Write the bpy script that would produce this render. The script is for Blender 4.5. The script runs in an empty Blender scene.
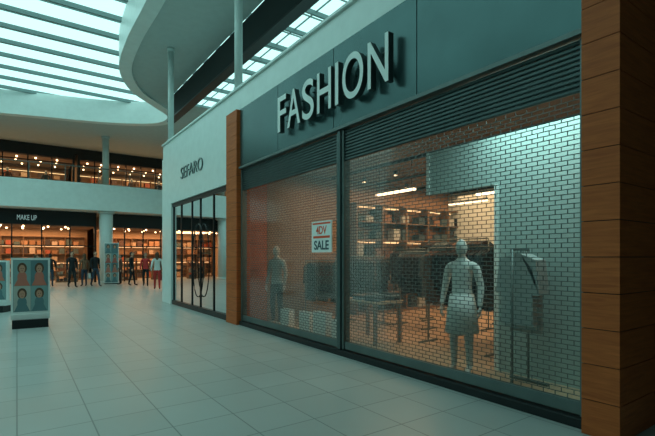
import bpy, bmesh, math, random
from mathutils import Vector, Matrix
random.seed(4)
scene = bpy.context.scene
try:
    scene.view_settings.view_transform = 'Standard'
except Exception: pass

# ------------------------------------------------------------ materials
def mat(name, col, rough=0.6, metal=0.0, noise=0.0, nscale=4.0, spec=0.5, emis=None, es=0.0):
    m = bpy.data.materials.new(name); m.use_nodes = True
    nt = m.node_tree; b = nt.nodes['Principled BSDF']
    b.inputs['Roughness'].default_value = rough
    b.inputs['Metallic'].default_value = metal
    b.inputs['Specular IOR Level'].default_value = spec
    c = (col[0], col[1], col[2], 1)
    b.inputs['Base Color'].default_value = c
    tc = nt.nodes.new('ShaderNodeTexCoord')
    n = nt.nodes.new('ShaderNodeTexNoise'); n.inputs['Scale'].default_value = nscale
    n.inputs['Detail'].default_value = 4
    nt.links.new(tc.outputs['Object'], n.inputs['Vector'])
    r = nt.nodes.new('ShaderNodeValToRGB')
    k = noise if noise > 0 else 0.04
    r.color_ramp.elements[0].position = .3; r.color_ramp.elements[1].position = .7
    r.color_ramp.elements[0].color = tuple(max(0, x*(1-k)) for x in col) + (1,)
    r.color_ramp.elements[1].color = tuple(min(1, x*(1+k)) for x in col) + (1,)
    nt.links.new(n.outputs['Fac'], r.inputs['Fac'])
    nt.links.new(r.outputs['Color'], b.inputs['Base Color'])
    if emis:
        b.inputs['Emission Color'].default_value = (*emis, 1)
        b.inputs['Emission Strength'].default_value = es
    return m

def glass_mat(name, tint=(.85,.95,.93), refl=1.0, rough=0.02, haze=0.0, hazecol=(.4,.5,.48)):
    m = bpy.data.materials.new(name); m.use_nodes = True
    nt = m.node_tree; nt.nodes.clear()
    out = nt.nodes.new('ShaderNodeOutputMaterial')
    tr = nt.nodes.new('ShaderNodeBsdfTransparent'); tr.inputs[0].default_value = (*tint, 1)
    gl = nt.nodes.new('ShaderNodeBsdfGlossy'); gl.inputs['Roughness'].default_value = rough
    fr = nt.nodes.new('ShaderNodeFresnel'); fr.inputs['IOR'].default_value = 1.35
    mu = nt.nodes.new('ShaderNodeMath'); mu.operation = 'MULTIPLY'; mu.inputs[1].default_value = refl
    nt.links.new(fr.outputs[0], mu.inputs[0])
    mx = nt.nodes.new('ShaderNodeMixShader')
    nt.links.new(mu.outputs[0], mx.inputs[0]); nt.links.new(tr.outputs[0], mx.inputs[1]); nt.links.new(gl.outputs[0], mx.inputs[2])
    last = mx
    if haze > 0:
        df = nt.nodes.new('ShaderNodeBsdfDiffuse'); df.inputs[0].default_value = (*hazecol, 1)
        m2 = nt.nodes.new('ShaderNodeMixShader'); m2.inputs[0].default_value = haze
        nt.links.new(mx.outputs[0], m2.inputs[1]); nt.links.new(df.outputs[0], m2.inputs[2]); last = m2
    nt.links.new(last.outputs[0], out.inputs[0])
    return m

def emit(name, col, s):
    m = bpy.data.materials.new(name); m.use_nodes = True
    nt = m.node_tree; nt.nodes.clear()
    out = nt.nodes.new('ShaderNodeOutputMaterial'); e = nt.nodes.new('ShaderNodeEmission')
    e.inputs[0].default_value = (*col, 1); e.inputs[1].default_value = s
    nt.links.new(e.outputs[0], out.inputs[0]); return m

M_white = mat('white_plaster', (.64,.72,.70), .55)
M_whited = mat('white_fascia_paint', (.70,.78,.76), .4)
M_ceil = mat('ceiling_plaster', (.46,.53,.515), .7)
M_trim = mat('trim_white', (.72,.80,.78), .4)
M_dark = mat('dark_metal_panel', (.065,.125,.127), .26, .65, .12, 1.5)
M_seam = mat('seam_black', (.008,.012,.012), .6)
M_black = mat('black_frame', (.012,.016,.017), .4, .3)
M_beam = mat('dark_beam', (.012,.020,.021), .7)
M_steel = mat('shutter_steel', (.13,.17,.165), .42, .5, .1, 3)
M_grille = mat('grille_link_steel', (.11,.14,.135), .5, .4, .1, 3)
M_steel2 = mat('shutter_slat_steel', (.075,.11,.11), .4, .5, .12, 3)
M_sky = emit('skylight_diffusing_glass', (.46,.84,.80), 1.72)
M_skybeam = mat('skylight_beam', (.16,.24,.235), .5)
M_glass = glass_mat('shop_glass', (.72,.85,.84), 1.3)
M_balglass = glass_mat('balustrade_glass', (.72,.85,.83), .8)
M_vision = glass_mat('shutter_vision_panel', (.86,.91,.89), .35, .08, .05, (.55,.62,.6))
M_warm = emit('warm_lamp', (1.0,.60,.30), 9.0)
M_spot = emit('shop_spot_lamp', (1.0,.62,.34), 3.5)
M_warm2 = emit('warm_shelf_light', (1.0,.55,.25), 2.2)
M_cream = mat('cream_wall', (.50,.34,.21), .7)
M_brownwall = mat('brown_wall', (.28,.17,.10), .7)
M_shopfloor = mat('shop_floor_timber', (.50,.34,.21), .3, 0, .15, 6)
M_tealpanel = mat('display_back_panel', (.38,.48,.46), .6)
M_shelfwood = mat('shelf_wood', (.20,.12,.07), .5, 0, .2, 8)
M_col = mat('column_paint', (.62,.71,.69), .45)
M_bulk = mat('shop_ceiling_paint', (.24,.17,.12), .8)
GARM = [mat('cloth_%d'%i, c, .9) for i,c in enumerate([(.015,.02,.025),(.03,.04,.05),(.06,.09,.10),(.02,.015,.015),
        (.38,.41,.40),(.12,.06,.04),(.05,.08,.10),(.22,.12,.07)])]
M_skin = mat('skin', (.50,.27,.18), .5)
M_hairA = mat('hair_dark', (.02,.013,.01), .6); M_hairB = mat('hair_brown', (.09,.045,.02), .6)
M_red = mat('red_cloth', (.50,.035,.03), .85)
M_wcloth = mat('white_cloth', (.62,.64,.62), .85)
M_shoe = mat('shoe', (.02,.02,.02), .5)
M_denim = mat('denim', (.03,.05,.08), .9)
M_blackcloth = mat('black_cloth', (.012,.014,.016), .9)
M_eye = mat('eye', (.01,.01,.01), .2); M_lip = mat('lip', (.35,.08,.07), .5)
M_mann = mat('mannequin_white', (.5,.5,.47), .4)
M_paper = mat('sign_white', (.82,.85,.83), .5)
M_signred = mat('sign_red', (.75,.09,.03), .5)
M_ink = mat('sign_ink', (.03,.07,.09), .5)
M_letter = mat('sign_letter_face', (.74,.80,.78), .4)
M_letterside = mat('sign_letter_side', (.03,.05,.05), .5)
M_tube = emit('tube_lamp', (1,.68,.42), 5)

def floor_mat():
    m = bpy.data.materials.new('floor_tiles'); m.use_nodes = True
    nt = m.node_tree; b = nt.nodes['Principled BSDF']
    tc = nt.nodes.new('ShaderNodeTexCoord')
    br = nt.nodes.new('ShaderNodeTexBrick'); br.offset = 0; br.squash = 1
    br.inputs['Scale'].default_value = 1
    br.inputs['Brick Width'].default_value = .6; br.inputs['Row Height'].default_value = .6
    br.inputs['Mortar Size'].default_value = .007; br.inputs['Mortar Smooth'].default_value = .2
    br.inputs['Color1'].default_value = (.44,.485,.47,1); br.inputs['Color2'].default_value = (.40,.445,.43,1)
    br.inputs['Mortar'].default_value = (.20,.235,.225,1)
    nt.links.new(tc.outputs['Object'], br.inputs['Vector'])
    n = nt.nodes.new('ShaderNodeTexNoise'); n.inputs['Scale'].default_value = 1.0; n.inputs['Detail'].default_value = 3
    nt.links.new(tc.outputs['Object'], n.inputs['Vector'])
    mr = nt.nodes.new('ShaderNodeMapRange'); mr.inputs[3].default_value = .86; mr.inputs[4].default_value = 1.06
    nt.links.new(n.outputs['Fac'], mr.inputs[0])
    hs = nt.nodes.new('ShaderNodeHueSaturation')
    nt.links.new(br.outputs['Color'], hs.inputs['Color']); nt.links.new(mr.outputs[0], hs.inputs['Value'])
    nt.links.new(hs.outputs[0], b.inputs['Base Color'])
    mr2 = nt.nodes.new('ShaderNodeMapRange'); mr2.inputs[3].default_value = .27; mr2.inputs[4].default_value = .37
    nt.links.new(n.outputs['Fac'], mr2.inputs[0]); nt.links.new(mr2.outputs[0], b.inputs['Roughness'])
    return m
M_floor = floor_mat()

def wood_mat():
    m = bpy.data.materials.new('wood_cladding'); m.use_nodes = True
    nt = m.node_tree; b = nt.nodes['Principled BSDF']
    tc = nt.nodes.new('ShaderNodeTexCoord')
    mp = nt.nodes.new('ShaderNodeMapping'); mp.inputs['Scale'].default_value = (3,3,40)
    n = nt.nodes.new('ShaderNodeTexNoise'); n.inputs['Scale'].default_value = 1.0; n.inputs['Detail'].default_value = 5
    n.inputs['Distortion'].default_value = .6
    nt.links.new(tc.outputs['Object'], mp.inputs[0]); nt.links.new(mp.outputs[0], n.inputs['Vector'])
    r = nt.nodes.new('ShaderNodeValToRGB')
    r.color_ramp.elements[0].position=.3; r.color_ramp.elements[1].position=.75
    r.color_ramp.elements[0].color = (.40,.088,.022,1); r.color_ramp.elements[1].color = (.58,.145,.038,1)
    nt.links.new(n.outputs['Fac'], r.inputs['Fac']); nt.links.new(r.outputs[0], b.inputs['Base Color'])
    b.inputs['Roughness'].default_value = .55; b.inputs['Specular IOR Level'].default_value=.25
    return m
M_wood = wood_mat()

# ------------------------------------------------------------ mesh builder
class MB:
    def __init__(s): s.v=[]; s.f=[]; s.m=[]; s.mats=[]; s.sm=[]
    def mi(s, m):
        if m not in s.mats: s.mats.append(m)
        return s.mats.index(m)
    def add(s, vs, fs, m, smooth=False, M=None):
        o=len(s.v); i=s.mi(m)
        for v in vs:
            v=Vector(v)
            if M: v=M@v
            s.v.append(tuple(v))
        for f in fs:
            s.f.append([a+o for a in f]); s.m.append(i); s.sm.append(smooth)
    def box(s,x0,x1,y0,y1,z0,z1,m,M=None):
        vs=[(x0,y0,z0),(x1,y0,z0),(x1,y1,z0),(x0,y1,z0),(x0,y0,z1),(x1,y0,z1),(x1,y1,z1),(x0,y1,z1)]
        fs=[(3,2,1,0),(4,5,6,7),(0,1,5,4),(1,2,6,5),(2,3,7,6),(3,0,4,7)]
        s.add(vs,fs,m,False,M)
    def tube(s,pts,rs,m,n=10,M=None,cap=True):
        pts=[Vector(p) for p in pts]; vs=[]; fs=[]
        if not hasattr(rs,'__len__'): rs=[rs]*len(pts)
        for i,p in enumerate(pts):
            a=pts[max(0,i-1)]; b=pts[min(len(pts)-1,i+1)]
            d=(b-a).normalized(); up=Vector((0,0,1)) if abs(d.z)<.9 else Vector((0,1,0))
            u=d.cross(up).normalized(); w=d.cross(u)
            for k in range(n):
                t=2*math.pi*k/n; vs.append(p+u*math.cos(t)*rs[i]+w*math.sin(t)*rs[i])
        for i in range(len(pts)-1):
            for k in range(n):
                fs.append((i*n+k,i*n+(k+1)%n,(i+1)*n+(k+1)%n,(i+1)*n+k))
        if cap: fs.append(tuple(range(n))[::-1]); fs.append(tuple(range((len(pts)-1)*n,len(pts)*n)))
        s.add(vs,fs,m,True,M)
    def ell(s,c,r,m,nu=16,nv=10,M=None,shape=None):
        vs=[];fs=[]
        for j in range(nv+1):
            ph=math.pi*j/nv
            for i in range(nu):
                t=2*math.pi*i/nu
                p=Vector((math.sin(ph)*math.cos(t),math.sin(ph)*math.sin(t),math.cos(ph)))
                if shape: p=shape(p)
                vs.append((c[0]+p.x*r[0],c[1]+p.y*r[1],c[2]+p.z*r[2]))
        for j in range(nv):
            for i in range(nu):
                fs.append((j*nu+i,(j+1)*nu+i,(j+1)*nu+(i+1)%nu,j*nu+(i+1)%nu))
        s.add(vs,fs,m,True,M)
    def prism(s,pts,z0,z1,m,M=None):
        n=len(pts)
        vs=[(p[0],p[1],z0) for p in pts]+[(p[0],p[1],z1) for p in pts]
        fs=[tuple(range(n))[::-1],tuple(range(n,2*n))]+[(i,(i+1)%n,n+(i+1)%n,n+i) for i in range(n)]
        s.add(vs,fs,m,False,M)
    def strip(s,pts,z0,z1,m,closed=False):
        n=len(pts)
        vs=[(p[0],p[1],z0) for p in pts]+[(p[0],p[1],z1) for p in pts]
        fs=[(i,(i+1)%n,n+(i+1)%n,n+i) for i in range(n if closed else n-1)]
        s.add(vs,fs,m,True)
    def mesh(s,me,matfn,M=None):
        o=len(s.v)
        for v in me.vertices: s.v.append(tuple(M@v.co if M else v.co))
        for p in me.polygons:
            s.f.append([a+o for a in p.vertices]); s.m.append(s.mi(matfn(p.center))); s.sm.append(True)
    def obj(s,name,parent=None,bevel=0):
        me=bpy.data.meshes.new(name); me.from_pydata(s.v,[],s.f)
        for m in s.mats: me.materials.append(m)
        for p,i,k in zip(me.polygons,s.m,s.sm): p.material_index=i; p.use_smooth=k
        me.update(); o=bpy.data.objects.new(name,me); scene.collection.objects.link(o)
        if parent: o.parent=parent
        if bevel:
            b=o.modifiers.new('bevel','BEVEL'); b.width=bevel; b.segments=2; b.limit_method='ANGLE'
        return o

def empty(name):
    e=bpy.data.objects.new(name,None); scene.collection.objects.link(e); return e

def text_mb(mb,txt,x,y,z,width,height,depth,m_face,m_side,facing,bold=0.0,space=1.0):
    cu=bpy.data.curves.new('t','FONT'); cu.body=txt; cu.size=1; cu.extrude=.05; cu.offset=bold
    cu.space_character=space
    o=bpy.data.objects.new('t',cu); scene.collection.objects.link(o)
    bpy.context.view_layer.update()
    me=bpy.data.meshes.new_from_object(o.evaluated_get(bpy.context.evaluated_depsgraph_get()))
    xs=[v.co.x for v in me.vertices]; ys=[v.co.y for v in me.vertices]
    x0,x1,y0,y1=min(xs),max(xs),min(ys),max(ys)
    S=Matrix.Diagonal((width/(x1-x0),height/(y1-y0),depth/.1,1))@Matrix.Translation((-x0,-y0,.05))
    if facing=='-X': R=Matrix.Rotation(-math.pi/2,4,'Z')@Matrix.Rotation(math.pi/2,4,'X')
    elif facing=='-Y': R=Matrix.Rotation(math.pi/2,4,'X')
    else: R=facing
    M=Matrix.Translation((x,y,z))@R@S
    off=len(mb.v)
    for v in me.vertices: mb.v.append(tuple(M@v.co))
    for p in me.polygons:
        mb.f.append([a+off for a in p.vertices]); mb.m.append(mb.mi(m_face if abs(p.normal.z)>.7 else m_side)); mb.sm.append(False)
    bpy.data.objects.remove(o)

D=4.30
# ------------------------------------------------------------ floor
b=MB(); b.box(-9,12,-5,40,-.2,0,M_floor); b.obj('floor')

# ------------------------------------------------------------ shop row (right)
b=MB()
b.box(D,D+.35,-5,16.3,5.08,5.58,M_whited)
b.box(D-.03,D+.35,10.25,16.3,3.42,5.079,M_whited)
b.box(D-.03,D+.35,15.2,16.3,0,3.419,M_whited)
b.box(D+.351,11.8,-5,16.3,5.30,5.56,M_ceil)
b.box(D+.36,11.8,16.05,16.3,0,5.29,M_white)
b.obj('wall_right')
b=MB(); b.box(D-.05,D+.38,-5,16.33,5.585,5.63,M_trim); b.obj('trim_1')

def fascia(ys):
    b=MB()
    for i in range(len(ys)-1):
        b.box(D-.02,D+.28,ys[i+1]+.008,ys[i]-.008,3.72,5.07,M_dark)
    b.box(D,D+.27,ys[-1],ys[0]-.01,3.725,5.075,M_seam)
    b.box(D-.06,D+.25,ys[-1],ys[0],3.665,3.715,M_steel)
    b.obj('shop_fascia')
fascia([9.57,7.75,5.85,4.0,1.92])

b=MB()
widths=[('F',7.45,.32),('A',7.08,.45),('S',6.56,.37),('H',6.09,.40),('I',5.58,.085),('O',5.39,.50),('N',4.79,.43)]
for ch,yl,w in widths:
    text_mb(b,ch,D-.09,yl,4.0 if ch not in 'SO' else 3.99,w,.67 if ch not in 'SO' else .69,.10,M_letter,M_letterside,'-X',bold=.006)
for ch,yl,w in widths:
    for zz in (4.2,4.48):
        b.tube([(D-.09,yl-w/2,zz),(D-.021,yl-w/2,zz)],.012,M_steel)
b.obj('shop_sign_lettering')

b=MB()
text_mb(b,'SEFARO',D-.031,14.05,4.07,2.0,.36,.03,mat('faded_letter',(.25,.33,.325),.5),M_letterside,'-X',-.01)
b.obj('neighbour_shop_sign')

def pillar(name,x0,x1,y0,y1,z1,step=.32):
    b=MB(); z=0
    b.box(x0+.012,x1-.012,y0+.012,y1-.012,0,z1,M_seam)
    while z<z1-.01:
        b.box(x0,x1,y0,y1,z+.004,min(z+step,z1)-.004,M_wood); z+=step
    return b.obj(name)
pillar('wood_clad_pillar',D-.12,6.0,1.59,1.90,5.075)
pillar('wood_clad_pillar',D-.10,D+.7,9.60,10.22,5.075)
b=MB(); b.box(5.9,6.1,-5,1.58,0,5.05,M_black); b.obj('wall_near')

# ------------------------------------------------------------ roller shutters
def shutter(name,y0,y1):
    root=empty(name); xs=D+.05
    b=MB()
    b.box(xs-.05,xs+.08,y0,y0+.05,.1,3.655,M_steel); b.box(xs-.05,xs+.08,y1-.05,y1,.1,3.655,M_steel)
    b.box(xs-.03,xs+.04,y0+.051,y1-.051,.11,.23,M_steel)
    b.obj('guide_rails',root,.004)
    b=MB()
    z=3.16
    while z<3.64:
        pts=[(xs-.002,z),(xs-.022,z+.012),(xs-.022,z+.034),(xs-.002,z+.048),(xs+.01,z+.048),(xs+.01,z)]
        vs=[(p[0],y0+.05,p[1]) for p in pts]+[(p[0],y1-.05,p[1]) for p in pts]; n=6
        b.add(vs,[tuple(range(n)),tuple(range(n,2*n))[::-1]]+[(i,n+i,n+(i+1)%n,(i+1)%n) for i in range(n)],M_steel2)
        z+=.05
    b.obj('solid_slats',root)
    b=MB(); row=0; z=.23; P=.047; W=.12
    while z<3.13:
        b.box(xs-.005,xs+.002,y0+.052,y1-.052,z,z+.0075,M_grille)
        y=y0+.06+(W/2 if row%2 else 0)
        while y<y1-.07:
            b.box(xs-.004,xs+.001,y,y+.008,z+.0076,z+P-.0005,M_grille); y+=W
        z+=P; row+=1
    b.obj('brick_link_grille',root)
    b=MB(); b.add([(xs+.02,y0+.05,.23),(xs+.02,y1-.05,.23),(xs+.02,y1-.05,3.16),(xs+.02,y0+.05,3.16)],[(0,1,2,3)],M_vision)
    b.obj('vision_panel',root)
shutter('roller_shutter',5.745,9.58)
shutter('roller_shutter',1.92,5.655)
b=MB(); b.box(D-.03,D+.16,5.66,5.74,.10,3.66,M_steel2); b.obj('shutter_post',None,.006)
b=MB(); b.box(D-.04,D+.25,1.92,9.58,0,.095,M_black); b.obj('shopfront_sill',None,.008)

# notice on shutter
b=MB(); X=D-.005
b.box(X-.02,X,5.90,6.50,1.68,2.22,M_paper)
b.box(X-.0225,X-.0201,5.93,6.47,2.165,2.195,M_signred)
b.box(X-.0225,X-.0201,5.95,6.45,1.925,1.965,M_signred)
text_mb(b,'4DV',X-.0202,6.36,1.995,.32,.14,.004,M_signred,M_signred,'-X',.015)
text_mb(b,'SALE',X-.0202,6.42,1.725,.44,.16,.004,M_ink,M_ink,'-X',.02)
b.obj('sale_notice_sign')

# ------------------------------------------------------------ interior of the closed shop
b=MB()
b.box(D+.26,13,1.91,9.59,.0,.012,M_shopfloor); b.obj('floor_shop')
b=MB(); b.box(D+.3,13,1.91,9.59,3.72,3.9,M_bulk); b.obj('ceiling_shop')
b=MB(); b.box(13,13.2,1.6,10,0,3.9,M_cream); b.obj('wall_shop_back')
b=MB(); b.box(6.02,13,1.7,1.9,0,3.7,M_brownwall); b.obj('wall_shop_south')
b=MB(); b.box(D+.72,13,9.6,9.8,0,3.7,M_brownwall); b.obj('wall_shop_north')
b=MB(); b.box(5.5,5.6,1.92,3.60,.012,3.3,M_tealpanel)
b.box(5.5,5.6,3.601,4.85,2.62,3.3,M_tealpanel)
b.box(5.48,5.62,3.602,3.66,.012,2.619,M_trim); b.box(5.48,5.62,4.851,4.91,2.62,3.3,M_trim); b.obj('window_display_panel')

b=MB()
for x in (7.6,9.2,10.8,12.3):
    for y in (3.0,4.6,6.2,7.8,9.0):
        b.tube([(x,y,3.719),(x,y,3.62)],.05,M_black,12); b.tube([(x,y,3.619),(x,y,3.60)],.04,M_spot,12)
for x in (6.8,8.4,10,11.6):
    b.box(x,x+.05,2.2,9.4,3.66,3.715,M_black)
b.obj('ceiling_spotlights')
b=MB()
for x,y in ((7.6,4.0),(8.6,5.6),(9.6,7.2),(6.8,7.0)):
    b.box(x-.02,x+.02,y-.6,y+.6,3.05,3.09,M_black)
    b.box(x-.05,x+.05,y-.58,y+.58,3.01,3.049,M_tube)
    for s in (-.5,.5): b.tube([(x,y+s,3.09),(x,y+s,3.719)],.006,M_black,6)
b.obj('linear_pendant_lamps')
def area(name,x,y,z,sx,sy,power,col,rot=(0,0,0)):
    l=bpy.data.lights.new(name,'AREA'); l.shape='RECTANGLE'; l.size=sx; l.size_y=sy; l.energy=power; l.color=col
    o=bpy.data.objects.new(name,l); o.location=(x,y,z); o.rotation_euler=rot; scene.collection.objects.link(o); return o
area('shop_ceiling_lamp',9.8,6.2,3.58,5,6,340,(1,.58,.30))
area('shop_ceiling_lamp',6.2,7.4,3.55,.8,3.4,48,(1,.60,.35))
area('shop_ceiling_lamp',5.05,2.9,3.55,.6,1.8,40,(.60,.95,.91))

def garment_rack(name,x,y,L,along='Y',pal=None,h=1.45):
    pal=pal or GARM; b=MB()
    R=Matrix.Translation((x,y,.012))@(Matrix.Rotation(0 if along=='Y' else math.pi/2,4,'Z'))
    z=h
    b.tube([(0,-L/2,z),(0,L/2,z)],.015,M_steel,8,R)
    for s in (-L/2,L/2):
        b.tube([(0,s,0.03),(0,s,z)],.015,M_steel,8,R); b.box(-.25,.25,s-.02,s+.02,0,.03,M_steel,R)
    n=int(L/.075)
    m=random.choice(pal)
    for i in range(n):
        if random.random()<.3: m=random.choice(pal)
        yy=-L/2+.06+i*(L-.12)/n; w=.21+random.random()*.04; l=.65+random.random()*.35; t=.025
        pr=[(-.05,z-.05),(-w,z-.13),(-w-.05,z-.55),(-w+.04,z-.56),(-w+.04,z-.25),(-w+.03,z-.05-l),(w-.03,z-.05-l),(w-.04,z-.25),(w-.04,z-.56),(w+.05,z-.55),(w,z-.13),(.05,z-.05)]
        k=len(pr); vs=[(p[0],yy-t,p[1]) for p in pr]+[(p[0],yy+t,p[1]) for p in pr]
        b.add(vs,[tuple(range(k)),tuple(range(k,2*k))[::-1]]+[(j,k+j,k+(j+1)%k,(j+1)%k) for j in range(k)],m,False,R)
        b.tube([(0,yy,z-.06),(0,yy,z+.02)],.004,M_steel,5,R)
    return b.obj(name)
dk=[GARM[0],GARM[1],GARM[3],GARM[6],GARM[2],GARM[5]]
for (x,y,L,a,h) in [(6.3,4.9,1.4,'Y',1.75),(6.4,7.7,1.4,'X',1.6),(6.2,8.7,1.3,'X',1.5),(8.2,4.4,1.7,'Y',1.9),(8.4,6.6,1.7,'Y',2.0),(8.6,8.3,1.2,'Y',1.8),
      (10.4,5.2,1.9,'Y',2.0),(10.5,7.8,1.9,'Y',1.9),(7.2,2.9,1.4,'X',1.6),(9.6,2.9,1.6,'X',1.9),(7.25,5.0,1.3,'Y',1.5),(7.4,7.0,.9,'Y',1.7),(9.4,5.4,1.5,'Y',1.6)]:
    garment_rack('clothes_rack',x,y,L,a,dk if random.random()<.85 else None,h)
garment_rack('window_clothes_rail',5.12,3.05,.36,'X',[GARM[2],GARM[4],GARM[2]],1.68)
def shelving(name,x0,x1,y0,y1,z0,levels,dz,items,face,light=True,pal=None):
    b=MB(); pal=pal or GARM
    b.box(x0,x1,y0,y1,z0,z0+.05,M_shelfwood)
    for i in range(levels+1):
        z=z0+.05+i*dz
        b.box(x0,x1,y0,y1,z,z+.03,M_shelfwood)
        if i<levels:
            if face=='-X':
                n=int((y1-y0)/items)
                for k in range(n):
                    if random.random()<.85:
                        yy=y0+k*items+.03; hh=dz*random.uniform(.35,.8)
                        b.box(x0+.04,x1-.08,yy,yy+items*.75,z+.031,z+hh,random.choice(pal))
            else:
                n=int((x1-x0)/items)
                for k in range(n):
                    if random.random()<.85:
                        xx=x0+k*items+.03; hh=dz*random.uniform(.35,.8)
                        b.box(xx,xx+items*.75,y0+.04,y1-.08,z+.031,z+hh,random.choice(pal))
            if light:
                if face=='-X': b.box(x1-.06,x1-.04,y0+.05,y1-.05,z+dz-.06,z+dz-.02,M_warm2)
                elif i%2==1: b.box(x0+.05,x1-.05,y1-.06,y1-.04,z+dz-.06,z+dz-.02,M_warm2)
    if face=='-X':
        n=max(2,int((y1-y0)/1.2)+1)
        for k in range(n+1):
            yy=y0+(y1-y0-.04)*k/n; b.box(x0-.005,x1,yy,yy+.04,z0,z0+.08+levels*dz,M_shelfwood)
    else:
        n=max(2,int((x1-x0)/1.2)+1)
        for k in range(n+1):
            xx=x0+(x1-x0-.04)*k/n; b.box(xx,xx+.04,y0-.005,y1,z0,z0+.08+levels*dz,M_shelfwood)
    return b.obj(name)
shelving('lit_shelving_unit',12.5,12.98,2.2,9.4,.012,6,.5,.35,'-X')
shelving('lit_shelving_unit',7.5,12.3,9.2,9.58,.012,6,.5,.35,'-Y')

def table(name,x,y,w,l,h=.8):
    b=MB(); b.box(x-w/2,x+w/2,y-l/2,y+l/2,h-.05,h,M_cream)
    for sx in (-1,1):
        for sy in (-1,1):
            b.box(x+sx*(w/2-.05)-.03,x+sx*(w/2-.05)+.03,y+sy*(l/2-.05)-.03,y+sy*(l/2-.05)+.03,.012,h-.05,M_shelfwood)
    n=int(l/.35)
    for i in range(n):
        for j in range(2):
            xx=x-w/4+j*w/2; yy=y-l/2+.2+i*.35
            for k in range(random.randint(2,6)):
                b.box(xx-.14,xx+.14,yy-.13,yy+.13,h+.001+k*.035,h+.031+k*.035,random.choice(GARM))
    return b.obj(name,None,.003)
table('display_table',5.5,6.3,.7,1.0)

def bag(name,x,y,z,s=.3,m=M_paper):
    b=MB(); t=s*.4
    vs=[(-t/2,-s/2,0),(t/2,-s/2,0),(t/2,s/2,0),(-t/2,s/2,0),(-t/2*.9,-s/2*1.04,s*1.25),(t/2*.9,-s/2*1.04,s*1.25),(t/2*.9,s/2*1.04,s*1.25),(-t/2*.9,s/2*1.04,s*1.25)]
    b.add(vs,[(3,2,1,0),(0,1,5,4),(1,2,6,5),(2,3,7,6),(3,0,4,7)],m,False,Matrix.Translation((x,y,z)))
    b.tube([(x-t/2.2,y-s*.2,z+s*1.2),(x-t/2.2,y-s*.15,z+s*1.5),(x-t/2.2,y+s*.15,z+s*1.5),(x-t/2.2,y+s*.2,z+s*1.2)],.006,M_ink,6)
    return b.obj(name)
for y,s in ((7.5,.38),(6.95,.42),(6.4,.34),(8.3,.36)): bag('shopping_bag',4.82,y,.013,s)

# ------------------------------------------------------------ human figures
def skin_body(joints,edges,name='tmp'):
    me=bpy.data.meshes.new(name); me.from_pydata([j[0] for j in joints],edges,[])
    o=bpy.data.objects.new(name,me); scene.collection.objects.link(o)
    o.modifiers.new('s','SKIN').use_smooth_shade=True
    for i,j in enumerate(joints):
        r=j[1]; sv=me.skin_vertices[0].data[i]
        sv.radius=(r,r) if not hasattr(r,'__len__') else r
        sv.use_root=(i==0)
    sb=o.modifiers.new('u','SUBSURF'); sb.levels=2; sb.render_levels=2
    bpy.context.view_layer.update()
    r=bpy.data.meshes.new_from_object(o.evaluated_get(bpy.context.evaluated_depsgraph_get()))
    bpy.data.objects.remove(o); return r

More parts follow.
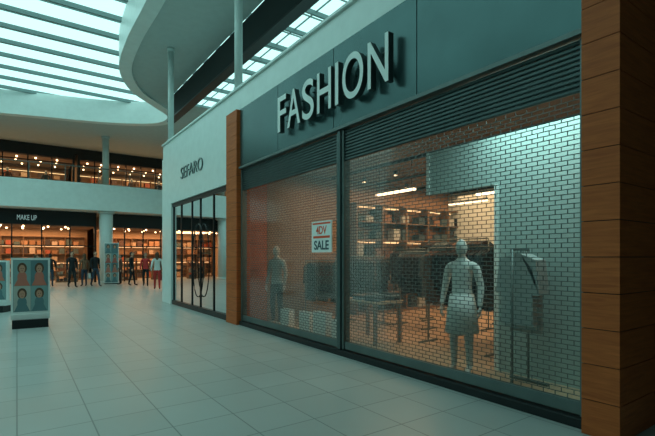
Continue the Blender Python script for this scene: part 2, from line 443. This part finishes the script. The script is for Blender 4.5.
def person(name,x,y,z,heading,h=1.72,top=M_blackcloth,bottom=M_denim,hair=M_hairA,stride=.0,longhair=False,
           arm=0.0,skin=M_skin,shoe=M_shoe,skirt=False,bagm=None,headless=False):
    s=stride
    J=[((0,0,.97),(.145,.10)),((0,.0,1.12),(.125,.09)),((0,0,1.30),(.155,.10)),((0,.01,1.44),(.10,.075)),((0,0,1.53),.052),((0,-.01,1.60),.05),
       ((.09,0,.90),.092),((.10,-s*.55-.01,.50),.062),((.105,-s,.09 if s<=0.01 else .08),.042),((.12,-s-.15,.045),.036),
       ((-.09,0,.90),.092),((-.10,s*.35-.03,.50),.062),((-.105,s,.09+.35*abs(s)*.3),.042),((-.12,s-.14,.045),.036),
       ((.185,.01,1.42),.062),((.245,.03+s*.3,1.15),.046),((.26,-.05+s*.5-arm*.25,.90+arm*.22),.031),
       ((-.185,.01,1.42),.062),((-.245,.03-s*.2,1.15),.046),((-.26,-.06-s*.5,.90),.031)]
    E=[(0,1),(1,2),(2,3),(3,4),(4,5),(0,6),(6,7),(7,8),(8,9),(0,10),(10,11),(11,12),(12,13),(3,14),(14,15),(15,16),(3,17),(17,18),(18,19)]
    me=skin_body(J,E)
    k=h/1.75
    M=Matrix.Translation((x,y,z))@Matrix.Rotation(heading,4,'Z')@Matrix.Scale(k,4)
    b=MB()
    def mf(c):
        if c.z>1.51: return skin
        if c.z<.085: return shoe
        if abs(c.x)>.19 and c.z>.8: return top
        if c.z>.93: return top
        if skirt and c.z<.5: return skin
        return bottom
    b.mesh(me,mf,M)
    if skirt:
        pts=[(0,0,1.05),(0,0,.85),(0,0,.55)]; b.tube(pts,[.155,.19,.22],top,18,M)
    for side,w in ((1,J[16][0]),(-1,J[19][0])):
        w=Vector(w); b.ell((w.x,w.y-.005,w.z-.05),(.017,.038,.05),skin,10,8,M)
        for i,(dy,L) in enumerate(((-.028,.065),(-.01,.078),(.009,.072),(.026,.056))):
            p=w+Vector((0,dy,-.085)); q=p+Vector((-side*.008,-.004,-L*.5)); r=q+Vector((-side*.02,-.006,-L*.45))
            b.tube([p,q,r],[.009,.0085,.0065],skin,7,M)
        p=w+Vector((0,-.03,-.035)); b.tube([p,p+Vector((-side*.01,-.025,-.025)),p+Vector((-side*.014,-.03,-.055))],[.011,.009,.007],skin,7,M)
    if not headless:
        def hs(p):
            p=p.copy()
            if p.z<0: p.x*=1-.28*(-p.z); 
            return p
        b.ell((0,-.015,1.66),(.076,.096,.118),skin,20,14,M,hs)
        b.ell((0,-.115,1.645),(.012,.02,.022),skin,8,6,M)
        for sx in (-1,1):
            b.ell((sx*.03,-.098,1.665),(.013,.009,.007),M_wcloth,8,6,M); b.ell((sx*.03,-.105,1.665),(.006,.005,.006),M_eye,6,5,M)
            b.ell((sx*.076,0,1.655),(.01,.02,.03),skin,8,6,M)
            b.box(sx*.03-.015,sx*.03+.015,-.108,-.098,1.684,1.689,hair,M)
        b.ell((0,-.098,1.605),(.022,.012,.007),M_lip,8,6,M)
        def hh(p):
            p=p.copy()
            if p.y<-.3 and p.z<.35: p.y=-.3
            return p
        b.ell((0,.018,1.69),(.088,.105,.108),hair,18,12,M,hh)
        if longhair: b.ell((0,.065,1.57),(.085,.045,.19),hair,14,10,M)
    else:
        b.ell((0,-.015,1.66),(.074,.09,.118),skin,20,14,M)
    if bagm:
        wy=J[19][0]; b.box(-.31,-.20,wy[1]-.14,wy[1]+.14,.42,.72,bagm,M)
        b.tube([(-.255,wy[1]-.08,.72),(-.26,wy[1],.83),(-.255,wy[1]+.08,.72)],.006,bagm,6,M)
    return b.obj(name)

pi=math.pi
person('shopper',2.34,26.3,0,.3,1.84,M_blackcloth,M_blackcloth,M_hairA,.16,False)
person('shopper',2.98,27.0,0,-2.8,1.74,GARM[7],M_denim,M_hairB,.0,True,bagm=M_paper)
person('shopper',3.46,26.6,0,.4,1.86,M_blackcloth,M_denim,M_hairA,.20)
person('shopper',5.2,26.1,0,1.0,1.84,M_blackcloth,M_blackcloth,M_hairA,.12)
person('shopper',5.75,25.3,0,-.3,1.78,M_red,M_blackcloth,M_hairB,.18,True)
person('shopper',5.6,22.3,0,2.9,1.80,M_wcloth,M_red,M_hairB,.16,True,bagm=M_red)
person('shopper',1.45,27.6,0,3.0,1.74,M_blackcloth,M_denim,M_hairA,.1)
person('shopper',.85,28.4,0,1.6,1.68,GARM[2],M_blackcloth,M_hairB,.15,True)
person('shopper',4.9,27.6,0,-1.6,1.7,GARM[5],M_blackcloth,M_hairA,.05)
person('dressed_mannequin',4.95,3.80,.013,-1.3,1.80,M_wcloth,M_wcloth,M_mann,.0,skin=M_mann,shoe=M_mann,skirt=True,headless=True)
person('dressed_mannequin',5.0,9.1,.013,-1.2,1.82,GARM[4],GARM[1],M_mann,.0,skin=M_mann,shoe=M_mann,headless=True)

# ------------------------------------------------------------ glass neighbour shop
b=MB(); xg=D+.06
for yy in (15.16,14.30,13.25,12.50,11.45,10.26):
    w=.035 if yy in (15.16,10.26,14.30) else .022
    b.box(xg-.025,xg+.025,yy-w,yy+w,.08,3.38,M_black)
b.box(xg-.05,xg+.05,10.23,15.19,3.30,3.41,M_black)
b.box(xg-.06,xg+.08,10.23,15.19,0,.14,M_black)
b.obj('window_frame_neighbour')
b=MB(); b.add([(xg,10.3,.14),(xg,15.11,.14),(xg,15.11,3.3),(xg,10.3,3.3)],[(0,1,2,3)],M_glass); b.obj('window_1')
b=MB()
for s in (-1,1):
    pts=[]
    for i in range(17):
        t=-pi/2+pi*i/16; pts.append((xg-.08,12.50+s*(.05+.42*math.cos(t)),1.50+1.05*math.sin(t)))
    b.tube([(xg-.045,pts[0][1],pts[0][2])]+pts+[(xg-.045,pts[-1][1],pts[-1][2])],.017,M_black,8)
b.obj('door_pull_handles')
b=MB(); b.box(9,9.1,10.2,16.04,0,5.2,mat('n_wall',(.28,.36,.35),.7)); b.obj('wall_neighbour_back')
b=MB(); b.box(D+.36,9,10.23,16.04,3.45,3.5,mat('n_ceil',(.35,.41,.40),.7)); b.obj('ceiling_neighbour')
M_cool=emit('cool_lamp',(.7,.95,.9),4)
b=MB()
for y in (11,12.5,14): b.tube([(6.3,y,3.445),(6.3,y,3.42)],.12,M_cool,16)
b.obj('ceiling_downlights')
area('neighbour_lamp',6.5,13,3.4,2,4,95,(.7,.95,.88))
garment_rack('clothes_rack',6.2,12,1.8,'Y',dk); garment_rack('clothes_rack',6.6,14.4,1.5,'Y',dk)

# ------------------------------------------------------------ upper level over shop row
def cyl(name,x,y,z0,z1,r,m=M_col,cap=True):
    b=MB(); b.tube([(x,y,z0),(x,y,z1)],r,m,24)
    if cap:
        b.tube([(x,y,z1-.12),(x,y,z1-.001)],r*1.25,m,24); b.tube([(x,y,z0+.001),(x,y,z0+.12)],r*1.2,m,24)
    return b.obj(name)
cyl('upper_column',4.45,10.05,5.63,8.995,.10); cyl('upper_column',4.45,15.85,5.63,8.995,.10)
b=MB(); b.box(5.8,6.1,-5,21.2,8.03,8.98,M_beam); b.box(5.78,6.12,-5,21.2,7.97,8.029,M_black); b.obj('bulkhead_beam')
b=MB(); b.box(11.8,12,-5,40,0,10.2,M_white); b.obj('wall_east')
b=MB(); b.box(-9.2,-9,-5,40,0,10.2,M_white); b.obj('wall_west')

ctrl=[(-8.5,3),(-4,1.6),(1.4,2.5),(2.7,6),(2.95,10),(3.0,13.3),(3.0,16),(3.25,18.6),(4.1,20.7),(5.4,22.2),(6.4,23.4),(6.2,24.8),(4.9,25.8),(3.2,26.5),(1,27.1),(-1.5,27.8),(-5,28.4),(-8.5,28)]
def catmull(P,n=8):
    out=[];N=len(P)
    for i in range(N):
        p0,p1,p2,p3=[Vector(P[(i+k-1)%N]) for k in range(4)]
        for j in range(n):
            t=j/n
            out.append(.5*((2*p1)+(-p0+p2)*t+(2*p0-5*p1+4*p2-p3)*t*t+(-p0+3*p1-3*p2+p3)*t**3))
    return [(p.x,p.y) for p in out]
hole=catmull(ctrl)
outer=[(-9,-5),(5.79,-5),(5.79,21.2),(11.8,21.2),(11.8,40),(-9,40)]
bm=bmesh.new()
def loop(pts,z):
    vs=[bm.verts.new((p[0],p[1],z)) for p in pts]
    return [bm.edges.new((vs[i],vs[(i+1)%len(vs)])) for i in range(len(vs))]
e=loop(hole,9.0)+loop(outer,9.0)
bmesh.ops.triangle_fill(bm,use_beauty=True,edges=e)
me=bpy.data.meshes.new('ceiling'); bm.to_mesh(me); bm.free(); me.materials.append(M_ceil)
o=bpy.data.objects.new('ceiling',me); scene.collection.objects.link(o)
b=MB(); b.strip(hole,8.9,10.1,M_trim,True)
def offset(pts,d):
    out=[];N=len(pts)
    for i in range(N):
        a=Vector(pts[i-1]);c=Vector(pts[(i+1)%N]);t=(c-a).normalized(); nrm=Vector((t.y,-t.x))
        out.append((pts[i][0]+nrm.x*d,pts[i][1]+nrm.y*d))
    return out
ho=offset(hole,.45)
n=len(hole)
vs=[(p[0],p[1],8.9) for p in hole]+[(p[0],p[1],8.9) for p in ho]
b.add(vs,[(i,(i+1)%n,n+(i+1)%n,n+i) for i in range(n)],M_trim,True)
b.strip(ho,8.9,9.0,M_trim,True)
b.obj('trim_skylight_ring')

b=MB(); b.box(-9,11.8,-1,29.5,10.2,10.25,M_sky); b.obj('skylight')
b=MB(); y=-.4
while y<29:
    b.box(-9,11.8,y,y+.09,10.03,10.19,M_skybeam)
    b.box(-9,11.8,y+.38,y+.41,10.14,10.19,M_skybeam)
    y+=1.45
for x in (-6,-1.5,8.5): b.box(x,x+.04,-1,29.5,10.15,10.19,M_skybeam)
b.obj('skylight_beams')

# ------------------------------------------------------------ far end
edge=[]
for i in range(25):
    x=-8.95+20.7*i/24; edge.append((x,29.2+ .012*(x-3.5)**2))
b=MB()
slab=edge+[(11.75,39.75),(-8.95,39.75)]
b.prism(slab,4.4,5.62,M_white)
b.strip([(p[0],p[1]-.03) for p in edge],4.38,5.95,M_trim)
b.strip([(p[0],p[1]+.12) for p in edge],5.6,5.95,M_trim)
n=len(edge)
b.add([(p[0],p[1]-.03,5.95) for p in edge]+[(p[0],p[1]+.12,5.95) for p in edge],[(i,i+1,n+i+1,n+i) for i in range(n-1)],M_trim)
b.obj('balcony_slab')
b=MB(); g=[(p[0],p[1]+.05) for p in edge[1:-1]]
b.strip(g,5.96,6.85,M_balglass)
b.tube([(p[0],p[1],6.9) for p in g],.035,M_steel,8)
for p in g[::2]: b.box(p[0]-.02,p[0]+.02,p[1]-.02,p[1]+.02,5.955,6.88,M_steel)
b.obj('balcony_balustrade')
cyl('column',4.46,29.75,0,4.375,.38); cyl('column',4.46,29.9,5.63,8.99,.19)
cyl('column',-3.5,30.3,0,4.375,.38); cyl('column',-3.5,30.5,5.63,8.99,.19)
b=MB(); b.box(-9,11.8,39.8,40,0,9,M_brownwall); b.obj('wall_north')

def far_shop(x0,x1,y,z0,ztop,header,mull,warm,name,txt=None):
    root=empty(name)
    b=MB()
    if header>0:
        b.box(x0,x1,y,y+.25,ztop-header,ztop,M_black)
    b.box(x0,x0+.12,y,y+.25,z0,ztop-header-.001,M_black); b.box(x1-.12,x1,y,y+.25,z0,ztop-header-.001,M_black)
    n=int((x1-x0)/mull)
    for i in range(1,n):
        xx=x0+(x1-x0)*i/n; b.box(xx-.035,xx+.035,y+.05,y+.13,z0,ztop-header-.001,M_black)
    b.box(x0,x1,y+.05,y+.13,z0+2.25,z0+2.32,M_black)
    b.obj('shopfront_frame',root)
    if txt:
        c=MB(); text_mb(c,txt,.0,y-.001,ztop-header*.72,.95,.30,.05,emit('sign_glow',(.55,.9,.85),.4),M_steel,'-Y'); c.obj('shop_lettering',root)
    c=MB(); c.box(x0,x1,y+4.4,y+4.5,z0,ztop,warm); c.box(x0-.05,x0,y+.26,y+4.4,z0,ztop,warm); c.obj('interior_walls',root)
    c=MB()
    for i in range(int((x1-x0)/1.1)):
        for j in range(3):
            xx=x0+.6+i*1.1+random.uniform(-.2,.2); yy=y+.8+j*1.3
            c.tube([(xx,yy,ztop-header-.02),(xx,yy,ztop-header-.10)],.05,M_warm,10)
    c.box(x0,x1,y+.26,y+4.4,ztop-header-.02,ztop-header+.02,M_bulk)
    c.obj('ceiling_lamps',root)
    return root
warmpal=[mat('goods_%d'%i,c,.7) for i,c in enumerate([(.45,.25,.14),(.35,.09,.05),(.5,.36,.24),(.1,.06,.05),(.08,.12,.12),(.5,.38,.28),(.3,.15,.07),(.05,.04,.04)])]
far_shop(-4.6,4.1,31.0,0,4.37,.85,1.45,M_cream,'makeup_shop','MAKE UP')
far_shop(4.6,11.5,31.0,0,4.37,.85,1.15,M_cream,'far_corner_shop')
far_shop(-6,3.2,34.2,5.63,8.6,.35,1.3,M_brownwall,'upper_level_shop')
far_shop(3.4,11.5,34.2,5.63,8.6,.35,1.0,M_brownwall,'upper_level_shop')
area('far_shop_lamp',0,33.3,3.45,7,3,310,(1,.52,.24)); area('far_shop_lamp',7.5,33.3,3.45,6,3,280,(1,.50,.23))
area('far_shop_lamp',-1,36.3,8.15,7,3,200,(1,.52,.25)); area('far_shop_lamp',7.2,36.3,8.15,6,3,200,(1,.52,.25))
b=MB(); b.box(-9,11.8,34.2,34.45,8.601,8.99,M_black); b.obj('wall_upper_header')
shelving('shop_shelving',-4.4,3.9,34.9,35.35,0.0,5,.58,.42,'-Y',True,warmpal)
shelving('shop_shelving',4.8,11.3,34.9,35.35,0.0,5,.58,.42,'-Y',True,warmpal)
shelving('shop_shelving',-5.8,3.0,38.1,38.55,5.63,4,.55,.5,'-Y',True,warmpal)
shelving('shop_shelving',3.6,11.3,38.1,38.55,5.63,4,.55,.5,'-Y',True,warmpal)
for x,y in ((-2.2,32.2),(.2,32.4),(2.6,32.2),(6.2,32.3),(8.4,32.3)):
    shelving('gondola_shelf',x-.6,x+.6,y,y+.5,0,3,.42,.2,'-Y',False,warmpal)
for x in (-3,-.5,1.6,5,7,9):
    person('shop_mannequin',x,35.2,5.63,0,1.8,random.choice(GARM),random.choice(GARM),M_mann,0,skin=M_mann,shoe=M_mann,headless=True)

# poster boards -------------------------------------------------
PC=[mat('print_%d'%i,c,.5) for i,c in enumerate([(.20,.34,.34),(.50,.17,.12),(.55,.36,.26),(.10,.20,.22),(.40,.44,.40),(.42,.11,.08)])]
def poster_cell(b,x0,x1,z0,z1,y,i,M):
    w=x1-x0;h=z1-z0;cx=(x0+x1)/2
    b.box(x0,x1,y-.002,y,z0,z1,PC[(0,4,3,0)[i%4]],M)
    def disc(cx,cz,rx,rz,m,yy):
        n=18; b.add([(cx+rx*math.cos(2*pi*k/n),yy,cz+rz*math.sin(2*pi*k/n)) for k in range(n)],[tuple(range(n))],m,False,M)
    disc(cx,z0+h*.70,w*.28,h*.22,M_hairB,y-.003)
    disc(cx,z0+h*.34,w*.28,h*.24,PC[(i*2+1)%6],y-.0035)
    disc(cx,z0+h*.67,w*.18,h*.16,M_skin,y-.004)
    disc(cx-w*.06,z0+h*.69,w*.025,h*.015,M_eye,y-.0045); disc(cx+w*.06,z0+h*.69,w*.025,h*.015,M_eye,y-.0045)
    disc(cx,z0+h*.60,w*.05,h*.014,M_lip,y-.0045)
    b.add([(cx-w*.46,y-.0038,z0),(cx+w*.46,y-.0038,z0),(cx+w*.16,y-.0038,z0+h*.40),(cx-w*.16,y-.0038,z0+h*.40)],[(0,1,2,3)],PC[(i*2+1)%6],False,M)
def poster_stand(name,x,y,rot,W=.74,H=1.58,cols=2,rows=2,base=True):
    M=Matrix.Translation((x,y,0))@Matrix.Rotation(rot,4,'Z'); b=MB()
    if base:
        b.box(-W/2+.03,W/2-.03,-.22,.22,0,.19,M_black,M)
        b.box(-W/2,W/2,-.13,.13,.191,.31,M_trim,M)
    z0=.311 if base else .05
    b.box(-W/2,W/2,-.06,.06,z0,H,M_trim,M)
    b.box(-W/2+.04,W/2-.04,-.066,-.0601,z0+.05,H-.05,PC[3],M)
    b.box(-W/2+.04,W/2-.04,.0601,.066,z0+.05,H-.05,PC[3],M)
    cw=(W-.09)/cols; ch=(H-z0-.12)/rows
    for i in range(cols):
        for j in range(rows):
            xa=-W/2+.045+i*cw; za=z0+.06+j*ch
            poster_cell(b,xa+.003,xa+cw-.003,za+.003,za+ch-.003,-.067,i*3+j*2+1,M)
    if not base: b.box(-W/2+.05,W/2-.05,-.2,.2,0,.05,M_black,M)
    return b.obj(name)
poster_stand('poster_stand',.26,12.1,-.05)
poster_stand('poster_stand',-.55,16.0,-.5,.8,1.5,2,2)
poster_stand('poster_rack',4.58,28.7,.0,.80,2.45,2,4,False)

# ------------------------------------------------------------ world + camera
w=bpy.data.worlds.new('world'); scene.world=w; w.use_nodes=True
w.node_tree.nodes['Background'].inputs[0].default_value=(.40,.75,.72,1)
w.node_tree.nodes['Background'].inputs[1].default_value=.08

cam=bpy.data.cameras.new('camera'); co=bpy.data.objects.new('camera',cam); scene.collection.objects.link(co)
co.location=(0,0,1.6); co.rotation_euler=(pi/2,0,-math.atan(310.5/437))
cam.lens=24.02; cam.sensor_width=36; cam.shift_y=39/655; cam.clip_end=200
scene.camera=co
